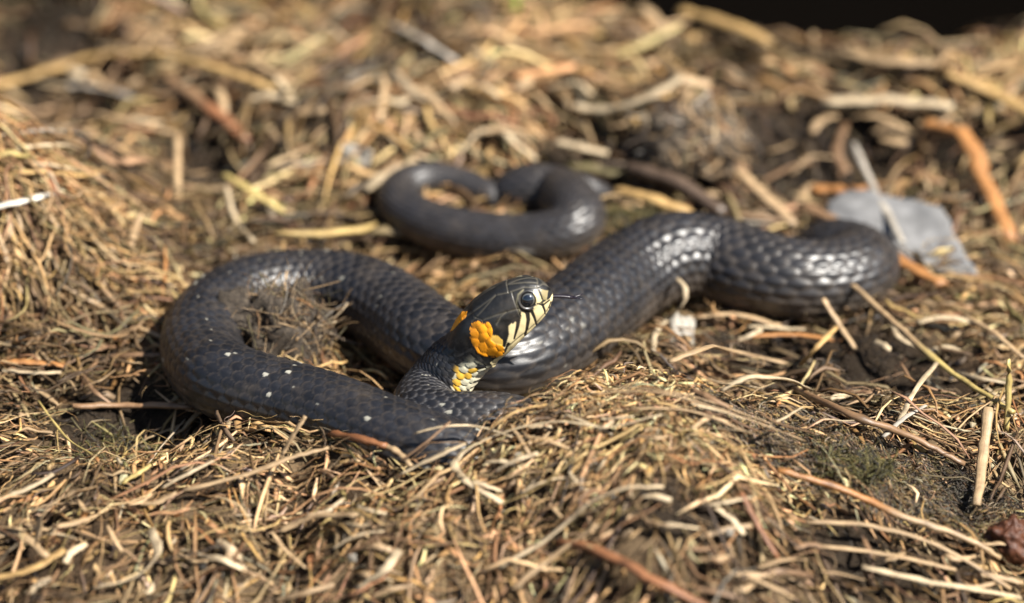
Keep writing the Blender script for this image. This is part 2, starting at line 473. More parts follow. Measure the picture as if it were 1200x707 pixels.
    plate = np.array([.0135, .0135, .0135]); cream = np.array([.66, .55, .30]); orange = np.array([.95, .34, .010])
    onp = sstep(-3, 2, a2[:nh])[..., None]
    Ch = Ch * (1 - onp) + plate * (1 + .5 * vnoise(ah, bh, 1.5))[..., None] * onp
    chin = ((ah > 1) & (bh < np.interp(ah, crop([(300, 440), (380, 360), (450, 290), (545, 185), (566, 125)])[:, 0], crop([(300, 440), (380, 360), (450, 290), (545, 185), (566, 125)])[:, 1]) + .2))
    Ch[chin] = cream * .9
    for poly, cc in [([(372, 235), (385, 215), (410, 225), (440, 215), (455, 180), (500, 165), (540, 140), (560, 105), (572, 130), (555, 190), (460, 300), (390, 370), (300, 450), (280, 425), (300, 350), (310, 290), (345, 275), (370, 255)], cream),
                     ([(452, 95), (478, 100), (498, 150), (470, 182), (452, 155)], cream * .85),
                     ([(482, 88), (530, 98), (522, 150), (492, 150)], np.array([.22, .18, .09])),
                     ([(212, 345), (250, 345), (278, 370), (280, 400), (240, 405), (212, 385)], np.array([.74, .46, .09]))]:
        Ch[inside(crop(poly))] = cc
    org = [(95, 310), (105, 280), (150, 262), (165, 275), (200, 272), (222, 300), (222, 340), (210, 370), (240, 395), (275, 400), (298, 430), (285, 452), (240, 468), (180, 460), (140, 440), (115, 400), (98, 370)]
    sp = 3.5; cen = []
    for i_ in range(-8, 16):
        for j_ in range(-10, 8):
            cen.append(((i_ + .5 * (j_ % 2)) * sp + .55 * math.sin(i_ * 7.1 + j_ * 3.3), j_ * sp * .84 + .5 * math.cos(i_ * 5.7 + j_ * 9.1)))
    cen = np.array(cen); ocr = crop(org)
    def pin(q):
        c_ = False
        for i_ in range(len(ocr)):
            (x1, y1), (x2, y2) = ocr[i_], ocr[(i_ + 1) % len(ocr)]
            if (y1 > q[1]) != (y2 > q[1]) and q[0] < (x2 - x1) * (q[1] - y1) / (y2 - y1 + 1e-12) + x1: c_ = not c_
        return c_
    cin = np.array([pin(q) for q in cen])
    d1 = np.full(ah.shape, 1e9); d2 = np.full(ah.shape, 1e9); cid = np.zeros(ah.shape, int)
    for q_, q in enumerate(cen):
        dq = np.hypot(ah - q[0], bh - q[1]); nearer = dq < d1
        d2 = np.where(nearer, d1, np.minimum(d2, dq)); cid = np.where(nearer, q_, cid); d1 = np.where(nearer, dq, d1)
    io = inside(ocr) & ((d2 - d1 > .45) | inside(ocr * .93 + ocr.mean(0) * .07)); seam = np.exp(-((d2 - d1) / .26) ** 2)
    cellv = (.86 + .26 * np.mod(np.sin(np.arange(len(cen)) * 12.9) * 437.5, 1.0))[cid]
    io = io | (inside(crop([(-15, 330), (0, 285), (55, 212), (84, 214), (70, 258), (38, 292)]), af, bfar) & (lx[:nh] < .002) & (np.cos(PH[:nh]) > 0))
    grad = np.clip((ah - 2) / 14, 0, 1)[..., None]
    Ch[io] = (orange * (1 - grad) + np.array([.92, .42, .02]) * grad)[io]
    io1 = (io & (np.abs(a2[:nh]) < 40))
    Ch = np.where(io[..., None], np.minimum(Ch * cellv[..., None], .97), Ch)
    m_ = (seam * io1)[..., None]; Ch = Ch * (1 - .5 * m_) + np.array([.50, .14, .012]) * .5 * m_
    hd += io1 * (.00016 * (1 - np.clip(d1 / 2.0, 0, 1) ** 2) - .00008 * seam)
    blk = np.array([.010, .010, .010])
    for line, w0, w1 in [([(415, 215), (420, 260), (412, 310), (402, 345)], 17, 7), ([(438, 210), (455, 250), (466, 290)], 13, 6),
                         ([(498, 175), (510, 205), (514, 228)], 10, 5), ([(368, 240), (360, 300), (342, 365)], 18, 6),
                         ([(285, 285), (297, 340), (288, 405)], 34, 9), ([(235, 340), (290, 285)], 10, 26), ([(250, 275), (320, 270), (372, 240)], 20, 10),
                         ([(470, 168), (500, 180), (538, 150)], 7, 6), ([(478, 95), (500, 150)], 8, 5), ([(535, 195), (545, 160)], 6, 5),
                         ([(310, 395), (290, 440)], 12, 5)]:
        d, t = dist_line(crop(line)); w = (w0 + (w1 - w0) * t) * .82 * cm
        k_ = (1 - sstep(.75, 1.15, d / w))[..., None]
        Ch = Ch * (1 - k_) + blk * k_
        hd -= .00012 * np.exp(-(d / (w * .9)) ** 2)
    d, t = dist_line(crop([(285, 432), (345, 378), (400, 335), (460, 284), (522, 215), (556, 158), (563, 125)]))
    k_ = np.exp(-(d / .22) ** 2)[..., None]; Ch = Ch * (1 - .8 * k_) + np.array([.03, .022, .015]) * .8 * k_
    hd -= .00035 * k_[..., 0]
    ce = crop([(418, 150)])[0]
    de = np.hypot(ah - ce[0], bh - ce[1])
    k_ = (1 - sstep(2.55, 3.05, de))[..., None]; Ch = Ch * (1 - k_) + blk * k_
    d, t = dist_line(crop([(392, 96), (366, 120), (357, 165), (372, 214)])); k_ = (np.exp(-(d / .33) ** 2) * .6)[..., None]
    Ch = Ch * (1 - k_) + np.array([.36, .32, .20]) * k_
    hd -= .0013 * (1 - sstep(1.8, 2.9, de))                         # eye socket
    hd += .0005 * np.exp(-((de - 3.2) / .6) ** 2)
    for line in [[(60, 250), (150, 190), (240, 122), (310, 108)], [(240, 122), (170, 205), (110, 268)], [(330, 108), (345, 160), (372, 235)], [(165, 262), (250, 232), (345, 205), (372, 196)],
                 [(245, 285), (270, 240), (300, 215)], [(310, 108), (400, 78), (470, 82)], [(300, 62), (310, 108)], [(470, 40), (470, 82)], [(300, 62), (400, 52), (470, 56)], [(120, 240), (165, 262)],
                 [(470, 82), (500, 60), (540, 75)]]:
        d, t = dist_line(crop(line)); gq = np.exp(-(d / .26) ** 2)
        hd -= .00020 * gq
        Ch = Ch * (1 - .35 * gq[..., None]) + np.array([.16, .14, .10]) * .35 * gq[..., None]
    cn = crop([(534, 88)])[0]; dn = np.hypot(ah - cn[0], (bh - cn[1]))
    k_ = (1 - sstep(.45, .9, dn))[..., None]; Ch = Ch * (1 - k_) + blk * .4 * k_; hd -= .0009 * k_[..., 0]
    hd += .00010 * vnoise(ah, bh, .55)
    mix = np.maximum(sstep(-9.5, -6, a2[:nh]), io * 1.0)[..., None]
    C[:nh] = C[:nh] * (1 - mix) + Ch * mix
    disp[:nh] += hd * sstep(0, 1.6, (a_len - a2[:nh]))
    # ---- displace along approximate normal
    nx = cx / np.maximum(W[:, None], 1e-5); nz = cz / np.maximum(H[:, None], 1e-5); nl = np.hypot(nx, nz) + 1e-9
    lx = lx + disp * nx / nl; lz = lz + disp * nz / nl
    V = P[:, None] + side[:, None] * lx[..., None] + up[:, None] * lz[..., None]
    ns = len(s)
    base = P[int(np.argmin(np.abs(s - .30)))].copy(); base[2] = hsm(base[0], base[1])
    V = V.reshape(-1, 3) - base; Cv = C.reshape(-1, 3)
    i, j = np.meshgrid(np.arange(ns - 1), np.arange(M), indexing='ij'); jn = (j + 1) % M
    F = np.stack([i * M + j, i * M + jn, (i + 1) * M + jn, (i + 1) * M + j], -1).reshape(-1, 4)
    # close both ends
    cap = []
    for st in (0, (ns - 1) * M):
        ring = st + np.arange(M)
        for q in range(0, M // 2 - 1):
            f = [ring[q], ring[q + 1], ring[M - 2 - q], ring[M - 1 - q]]
            cap.append(f if st else f[::-1])
    F = np.concatenate([F, np.array(cap)])
    m, n, l, b = new_mat('snake_skin')
    at = n.new('ShaderNodeAttribute'); at.attribute_name = 'Col'; tc = n.new('ShaderNodeTexCoord')
    dn_ = noise(n, l, tc.outputs['Object'], 95, 6, .72); dr = ramp(n, l, dn_, [(.50, (0, 0, 0)), (.78, (.24, .24, .24))])
    l.new(mix_col(n, l, 'MIX', at.outputs['Color'], (.13, .10, .07, 1), dr), b.inputs['Base Color'])   # dust
    nf = noise(n, l, tc.outputs['Object'], 420, 4, .6)
    mr = n.new('ShaderNodeMapRange'); l.new(nf, mr.inputs[0]); mr.inputs[3].default_value = .24; mr.inputs[4].default_value = .56
    l.new(mr.outputs[0], b.inputs['Roughness']); b.inputs['Specular IOR Level'].default_value = .48
    bp = n.new('ShaderNodeBump'); bp.inputs['Strength'].default_value = .12; bp.inputs['Distance'].default_value = .0003
    l.new(noise(n, l, tc.outputs['Object'], 2200, 2, .5), bp.inputs['Height']); l.new(bp.outputs[0], b.inputs['Normal'])
    root = empty('snake', base)
    tag(root, 'black snake with orange neck patches coiled on the straw, head raised', 'snake')
    mesh_obj('body', V, F, m, Cv, None, root)
    # ---- eyes
    def frame(sv):
        k = int(np.argmin(np.abs(s - sv))); return P[k], side[k], up[k], D[k], W[k], H[k], ZC[k]
    dd = np.hypot(ah - ce[0], bh - ce[1]) + 99 * (lx[:nh] < 0) + 99 * (np.cos(PH[:nh]) < -.2)
    ke, pj = np.unravel_index(int(np.argmin(dd)), dd.shape)
    em, en, el, eb = new_mat('eye_gloss')
    ea = en.new('ShaderNodeAttribute'); ea.attribute_name = 'Col'; el.new(ea.outputs['Color'], eb.inputs['Base Color'])
    eb.inputs['Roughness'].default_value = .04; eb.inputs['Specular IOR Level'].default_value = .7; eb.inputs['Coat Weight'].default_value = 1.0; eb.inputs['Coat Roughness'].default_value = .02
    for sg in (1, -1):
        ox, oz = W[ke] * cx[ke, pj] * sg, H[ke] * cz[ke, pj] + ZC[ke]
        nrm_ = norm(side[ke] * (cx[ke, pj] * sg / W[ke]) + up[ke] * (cz[ke, pj] / H[ke]) + D[ke] * (.22 / W[ke]))
        Re = .00275
        c0 = P[ke] + side[ke] * ox + up[ke] * oz - nrm_ * Re * .52
        nu, nv = 40, 24
        tv = np.linspace(0, math.pi, nv); uu = np.arange(nu) / nu * 2 * math.pi
        tx = norm(np.cross(nrm_, up[ke])); ty = np.cross(tx, nrm_)
        pts = (nrm_[None, None] * np.cos(tv)[:, None, None] + (tx[None, None] * np.cos(uu)[None, :, None] + ty[None, None] * np.sin(uu)[None, :, None]) * np.sin(tv)[:, None, None])
        Ve = (c0 + pts * Re - base).reshape(-1, 3)
        ii, jj = np.meshgrid(np.arange(nv - 1), np.arange(nu), indexing='ij'); jn2 = (jj + 1) % nu
        Fe = np.stack([ii * nu + jj, (ii + 1) * nu + jj, (ii + 1) * nu + jn2, ii * nu + jn2], -1).reshape(-1, 4)
        tvv = np.repeat(tv[:, None], nu, 1)
        ce_ = np.where((np.abs(tvv - .84) < .05)[..., None], np.array([.10, .10, .09]), np.array([.006, .010, .016]))
        ce_ = np.where((tvv > .89)[..., None], np.array([.012, .011, .010]), ce_)
        mesh_obj('eye', Ve, Fe, em, ce_.reshape(-1, 3), None, root)
    # ---- tongue: stalk and two tines
    tm, tn, tl, tb = new_mat('tongue_skin'); tb.inputs['Base Color'].default_value = (.012, .009, .014, 1); tb.inputs['Roughness'].default_value = .35
    st = P[0] - T[0] * -.001 + up[0] * -.0006
    fwd = norm(np.array([1.0, .10, .06]))
    tp = [st - fwd * .002 + fwd * d + np.array([0, 0, -.0006 * (d / .006) ** 2]) for d in np.linspace(0, .0085, 7)]
    lines = [np.array(tp)]
    for sg in (1, -1):
        e0 = tp[-1]; lines.append(np.array([e0 - fwd * .0006] + [e0 + fwd * q * .0035 + np.array([0, sg * .0012 * q, .0004 * sg * q]) for q in (.35, .7, 1.0)]))
    Vt, Ft, o_ = [], [], 0
    for li, ln in enumerate(lines):
        kk = len(ln); w = np.linspace(.0011, .0009, kk) if li == 0 else np.linspace(.0006, .0002, kk)
        v_, f_, _, _ = strand_geo(ln[None], w[None], (w * .7)[None], np.zeros(1), np.zeros((1, kk, 3)))
        Vt.append(v_); Ft.append(f_ + o_); o_ += len(v_)
    mesh_obj('tongue', np.concatenate(Vt) - base, np.concatenate(Ft), tm, None, None, root)

# ------------------------------------------------------------------ ground sheet
def build_ground():
    def axis(lo, hi, d, far):
        c = np.arange(lo, hi + d / 2, d); out = [c]; 
        a = []; x = hi; st = d
        while x < far: st *= 1.22; x += st; a.append(x)
        b = []; x = lo; st = d
        while x > -far: st *= 1.22; x -= st; b.append(x)
        return np.concatenate([b[::-1], c, a])
    xs = axis(-.34, .34, .0022, 60); ys = axis(-.30, .42, .0026, 60)
    X, Y = np.meshgrid(xs, ys, indexing='xy'); Z = hfine(X, Y)
    nx_, ny_ = len(xs), len(ys)
    i, j = np.meshgrid(np.arange(ny_ - 1), np.arange(nx_ - 1), indexing='ij')
    F = np.stack([i * nx_ + j, i * nx_ + j + 1, (i + 1) * nx_ + j + 1, (i + 1) * nx_ + j], -1).reshape(-1, 4)
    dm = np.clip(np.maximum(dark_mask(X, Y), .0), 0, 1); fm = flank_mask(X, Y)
    n = vnoise(X, Y, 60) + .6 * vnoise(X, Y, 190, 4, 4)
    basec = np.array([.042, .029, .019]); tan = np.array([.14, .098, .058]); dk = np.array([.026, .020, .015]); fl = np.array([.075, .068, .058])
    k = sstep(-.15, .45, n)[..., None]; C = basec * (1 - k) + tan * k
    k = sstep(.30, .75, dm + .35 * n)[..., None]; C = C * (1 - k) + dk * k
    k = sstep(.35, .65, fm + .25 * n)[..., None]; C = C * (1 - k) + fl * k
    k = sstep(-.012, .010, Y - crest_y(X))[..., None]; C = C * (1 - k) + np.array([.0022, .0018, .0015]) * k   # shade beyond the heap painted as near-black ground
    m, nn, l, b = new_mat('litter_soil')
    at = nn.new('ShaderNodeAttribute'); at.attribute_name = 'Col'
    tc = nn.new('ShaderNodeTexCoord'); f1 = noise(nn, l, tc.outputs['Object'], 700, 6, .75)
    sp = ramp(nn, l, f1, [(.3, (.35, .33, .32)), (.5, (1, 1, 1)), (.72, (1.9, 1.8, 1.6))])
    c = mix_col(nn, l, 'MULTIPLY', at.outputs['Color'], sp, 1.0)
    l.new(c, b.inputs['Base Color']); b.inputs['Roughness'].default_value = .9; b.inputs['Specular IOR Level'].default_value = .0
    bp = nn.new('ShaderNodeBump'); bp.inputs['Strength'].default_value = .9; bp.inputs['Distance'].default_value = .0012
    l.new(f1, bp.inputs['Height']); l.new(bp.outputs[0], b.inputs['Normal'])
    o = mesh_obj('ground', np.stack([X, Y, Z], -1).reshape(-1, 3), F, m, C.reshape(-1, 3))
    tag(o, 'dark soil under the straw litter', kind='structure')

# ------------------------------------------------------------------ litter that nobody could count
SC = Qu[::4, :3]; SR = Qu[::4, 3]
def snake_clear(P):
    """height the body needs above points P: returns mask of points inside the body tube"""
    res = np.zeros(P.shape[:-1], bool)
    flat = P.reshape(-1, 3); out = np.zeros(len(flat), bool)
    for a0 in range(0, len(flat), 20000):
        q = flat[a0:a0 + 20000]
        d2 = ((q[:, None, :] - SC[None]) ** 2).sum(-1)
        k = d2.argmin(1); out[a0:a0 + 20000] = d2[np.arange(len(q)), k] < (SR[k] + .0004) ** 2
    return out.reshape(res.shape)
def over_snake(P):
    """points lying above the body (would cover its back)"""
    flat = P.reshape(-1, 3); out = np.zeros(len(flat), bool)
    vis = (SC[:, 2] + SR * .2) > hsm(SC[:, 0], SC[:, 1])
    sc, sr = SC[vis], SR[vis]
    for a0 in range(0, len(flat), 20000):
        q = flat[a0:a0 + 20000]
        d2 = ((q[:, None, :2] - sc[None, :, :2]) ** 2).sum(-1)
        k = d2.argmin(1); out[a0:a0 + 20000] = (d2[np.arange(len(q)), k] < (sr[k] * .92) ** 2) & (q[:, 2] > sc[k, 2] - sr[k] * .1)
    return out.reshape(P.shape[:-1])

def litter(n, k, lmin, lmax, wmin, wmax, flat, curl, lift, poke, weights, m=4, xr=(-.34, .34), yr=(-.27, .40), dens=None, face=.5, bright=1.0, bare=True):
    nn = n * (2 if bare else 5)
    x = rng.uniform(*xr, nn); y = rng.uniform(*yr, nn)
    keep = (y < crest_y(x) + .006)
    pr = 1 - np.maximum(.92 * sstep(.30, .75, dark_mask(x, y)), .96 * flank_mask(x, y))
    if not bare: pr = pr * 0 + 1
    if dens is not None: pr = pr * dens(x, y)
    keep &= rng.random(nn) < pr
    x, y = x[keep][:n], y[keep][:n]; n = len(x)
    L = lmin * (lmax / lmin) ** rng.random(n)
    hd = rng.uniform(0, 2 * math.pi, n)
    e_ = .004
    gx = hsm(x + e_, y) - hsm(x - e_, y); gy = hsm(x, y + e_) - hsm(x, y - e_)
    down = np.arctan2(-gy, -gx)
    sl = np.hypot(gx, gy) / (2 * e_)
    use = rng.random(n) < np.clip(sl * .9, 0, .55) + .35 * (clod_mask(x, y) > .4)
    hd = np.where(use, down + rng.normal(0, .45, n), hd)
    flatrun = (~use) & (rng.random(n) < .68); coh = .15 + 2.6 * vnoise(x, y, 17, 6, 3) + 1.6 * vnoise(x, y, 48, 1, 9)
    hd = np.where(flatrun, coh + rng.normal(0, .28, n) + math.pi * (rng.random(n) < .5), hd)
    k0 = rng.normal(0, curl, n); k1 = rng.normal(0, curl * .7, n)
    u = np.linspace(-.5, .5, k)
    ang = hd[:, None] + k0[:, None] * u[None] + k1[:, None] * (u[None] ** 2 * 4)
    st = (L / (k - 1))[:, None]
    px = np.cumsum(np.cos(ang) * st, 1); py = np.cumsum(np.sin(ang) * st, 1)
    px = px - px.mean(1, keepdims=True) + x[:, None]; py = py - py.mean(1, keepdims=True) + y[:, None]
    W0 = (wmin + (wmax - wmin) * rng.random(n) ** 1.8) * .5 * np.interp(y, [-.08, .02, .16], [.56, .70, .88])
    z = hfine(px, py)
    zs = z * .55 + z.mean(1, keepdims=True) * .45                # stiff pieces bridge the hollows
    stiff = rng.random(n)[:, None]; z = z * (1 - stiff) + zs * stiff
    z = np.maximum(z, hfine(px, py) - .002)
    bow = rng.normal(0, 1, n) * L * .07
    tilt = rng.normal(0, poke, n) * L
    z = z + (rng.random(n) ** 1.5 * lift)[:, None] + W0[:, None] * flat + np.maximum(bow[:, None] * (1 - 4 * u[None] ** 2), -.001) + np.maximum(tilt[:, None] * (u[None] + .2), -.002)
    P = np.stack([px, py, z], -1)
    ov = over_snake(P).any(1) | (snake_clear(P)[:, ::2].mean(1) > .7)
    P, W0, x, y, L = P[~ov], W0[~ov], x[~ov], y[~ov], L[~ov]; n = len(x)
    prof = np.minimum(1, .45 + 2.6 * np.minimum(u + .5, .5 - u))
    W = W0[:, None] * prof[None] * (1 + .15 * rng.normal(size=(n, k)))
    T = W * flat
    w = np.asarray(weights, float); w /= w.sum()
    pi = rng.choice(len(PAL), n, p=w)
    c = PAL[pi] * (.45 + .95 * rng.random(n) ** 1.2)[:, None] * (1 + rng.normal(0, .06, (n, 3))) * bright
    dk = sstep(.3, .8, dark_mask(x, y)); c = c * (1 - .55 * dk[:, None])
    damp = sstep(-.05, .28, vnoise(x, y, 26, 8, 2) + .6 * vnoise(x, y, 75, 2, 6)); c = c * (1 - .60 * damp[:, None])   # damp rotted patches
    c = c * np.array([1.12, 1.03, .84])
    C = np.repeat(c[:, None], k, 1) * (1 + .12 * rng.normal(size=(n, k, 1)))
    roll = rng.normal(0, face, n)
    return strand_geo(P, W, T, roll, np.clip(C, .008, .8), m)

def build_litter():
    mc = atz(735, 505, .02)
    #            pale tan straw brown rust grey dark olive
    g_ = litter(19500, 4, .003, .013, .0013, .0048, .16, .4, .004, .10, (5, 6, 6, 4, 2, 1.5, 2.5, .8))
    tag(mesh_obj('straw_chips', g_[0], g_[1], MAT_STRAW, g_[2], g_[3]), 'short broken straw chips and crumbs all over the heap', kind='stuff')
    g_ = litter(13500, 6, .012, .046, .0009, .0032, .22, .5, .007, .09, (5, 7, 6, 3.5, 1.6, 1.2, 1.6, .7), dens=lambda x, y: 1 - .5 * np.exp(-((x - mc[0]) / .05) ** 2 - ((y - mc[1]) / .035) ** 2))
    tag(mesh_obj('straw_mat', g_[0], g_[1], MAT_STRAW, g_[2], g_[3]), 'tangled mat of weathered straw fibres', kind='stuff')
    g_ = litter(5600, 9, .008, .028, .00022, .0006, .8, 2.4, .008, .16, (5, 6, 4, 2, 1, 1, 1, 1), m=3, yr=(-.20, .12))
    tag(mesh_obj('fine_fibres', g_[0], g_[1], MAT_STRAW, g_[2], g_[3]), 'fine curled plant fibres in the litter', kind='stuff')
    # broad pieces on the far part of the heap
    g_ = litter(2300, 6, .014, .050, .0018, .0048, .16, .35, .010, .08, (7, 7, 5, 3, 2, 1.3, 1, .4), yr=(.10, .38), face=.7)
    tag(mesh_obj('broad_straw', g_[0], g_[1], MAT_STRAW, g_[2], g_[3]), 'broad straw blades matted over the far side of the heap', kind='stuff')
    # straw hanging down the raised clod
    p = atz(20, 280, .04)
    g_ = litter(1500, 9, .014, .045, .0008, .0022, .4, 1.2, .012, .12, (5, 9, 6, 2, 1, .5, .5, .3), xr=(p[0] - .09, p[0] + .05), yr=(p[1] - .06, p[1] + .06), dens=lambda x, y: np.clip(clod_mask(x, y) * 1.6, 0, 1), bright=1.05)
    tag(mesh_obj('hanging_straw', g_[0], g_[1], MAT_STRAW, g_[2], g_[3]), 'dense straw hanging down the face of the raised clod', kind='stuff')
    g_ = litter(7500, 4, .0025, .010, .0006, .0019, .25, .8, .006, .12, (8, 6, 4, 1.5, 1, 1, .5, .3), xr=(mc[0] - .09, mc[0] + .07), yr=(mc[1] - .07, mc[1] + .07), dens=lambda x, y: np.exp(-((x - mc[0]) / .05) ** 2 - ((y - mc[1]) / .040) ** 2), bright=1.3)  # chaff colour raised above its own pale tone to paint in sunlight
    tag(mesh_obj('mound_chaff', g_[0], g_[1], MAT_STRAW, g_[2], g_[3]), 'fine pale chaff, colour brightened as if sunlit, packed on the front of the mound', kind='stuff')
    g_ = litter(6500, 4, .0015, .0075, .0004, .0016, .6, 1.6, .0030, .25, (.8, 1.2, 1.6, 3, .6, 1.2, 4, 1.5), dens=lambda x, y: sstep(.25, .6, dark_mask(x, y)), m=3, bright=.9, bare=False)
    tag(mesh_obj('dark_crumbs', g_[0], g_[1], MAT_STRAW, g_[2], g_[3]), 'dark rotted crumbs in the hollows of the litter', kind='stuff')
    # fine crumbs and fibres on the dark mossy flank
    fx, fy = _fl[:, 0], _fl[:, 1]
    xr_, yr_ = (fx.min() - .03, fx.max() + .03), (fy.min() - .03, fy.max() + .03)
    g_ = litter(9000, 4, .0010, .0060, .0004, .0014, .7, 2.0, .0030, .35, (1.0, 1.0, 1.0, 1.8, .3, 3.0, 4, 2.5), xr=xr_, yr=yr_, dens=flank_mask, m=3, bright=.62, bare=False)
    tag(mesh_obj('moss_crumbs', g_[0], g_[1], MAT_STRAW, g_[2], g_[3]), 'grey green moss crumbs on the dark flank of the mound', kind='stuff')

# ------------------------------------------------------------------ single straws, stems and scraps
def htop(x, y): return np.maximum(hsm(x, y), hfine(x, y)) + .003
COLS = {'pale': (.47, .37, .235), 'white': (.62, .58, .50), 'tan': (.37, .255, .14), 'golden': (.42, .27, .105), 'yellow': (.43, .33, .12),
        'brown': (.22, .13, .068), 'dark': (.085, .058, .040), 'rust': (.20, .085, .036), 'orange': (.34, .155, .050), 'grey': (.34, .305, .255), 'green': (.20, .27, .04)}

def tube(P, W, T, roll, C, m=8):
    V, F, Cc, uv = strand_geo(P[None], W[None], T[None], np.array([roll]), C[None], m, endcap=False)
    k = len(P); caps = []
    for st, rev in ((0, True), ((k - 1) * m, False)):
        for q in range(m // 2 - 1):
            f = [st + q, st + q + 1, st + m - 2 - q, st + m - 1 - q]; caps.append(f[::-1] if rev else f)
    return V, np.concatenate([F, np.array(caps)]), Cc, uv

def stem(name, label, pts, width, colour, flat=.35, roll=0.0, taper=.75, node=None, colour2=None, split=1.0, group=None, cat='straw', mat=None, world=False, per=6):
    def place(x, y, dz):                                       # keep edge pieces on the heap, not on the bank behind it
        for q in range(14):
            p = pix(x, y + 3 * q, dz / 1000, htop)
            if p[1] < crest_y(p[0]) + .012: break
        return p
    P3 = np.array(pts) if world else np.array([place(p[0], p[1], p[2] if len(p) > 2 else 2.0) for p in pts])
    P = catmull(P3, per) if len(P3) > 2 else np.linspace(P3[0], P3[1], 9)
    k = len(P); u = np.linspace(0, 1, k)
    width = width * float(np.interp(P3[:, 1].mean(), [-.05, .05, .2], [.62, .72, .85]))
    W = width / 2000 * (1 - (1 - taper) * np.abs(u - .45) * 1.6) * (1 + .10 * rng.normal(size=k))
    P = P + rng.normal(0, width * .00004, (k, 3))
    c = np.array(COLS[colour]) * rng.uniform(.88, 1.12); c2 = np.array(COLS[colour2]) if colour2 else c
    C = c * (1 - sstep(split - .08, split + .08, u))[:, None] + c2 * sstep(split - .08, split + .08, u)[:, None] if colour2 else np.repeat(c[None], k, 0)
    C = C * (1 + .10 * rng.normal(size=(k, 1)))
    if node is not None:
        for q in node:
            b_ = np.exp(-((u - q) / .03) ** 2); W = W * (1 + .30 * b_); C = C * (1 - .45 * b_[:, None])
    V, F, Cc, uv = tube(P, W, W * flat, roll, np.clip(C, .01, .85))
    o0 = P.mean(0); o0[2] = P[:, 2].min() - W.min() * flat
    o = mesh_obj(name, V - o0, F, mat or (MAT_STALK if flat > .6 else MAT_STRAW), Cc, uv)
    o.location = o0
    return tag(o, label, cat, group)

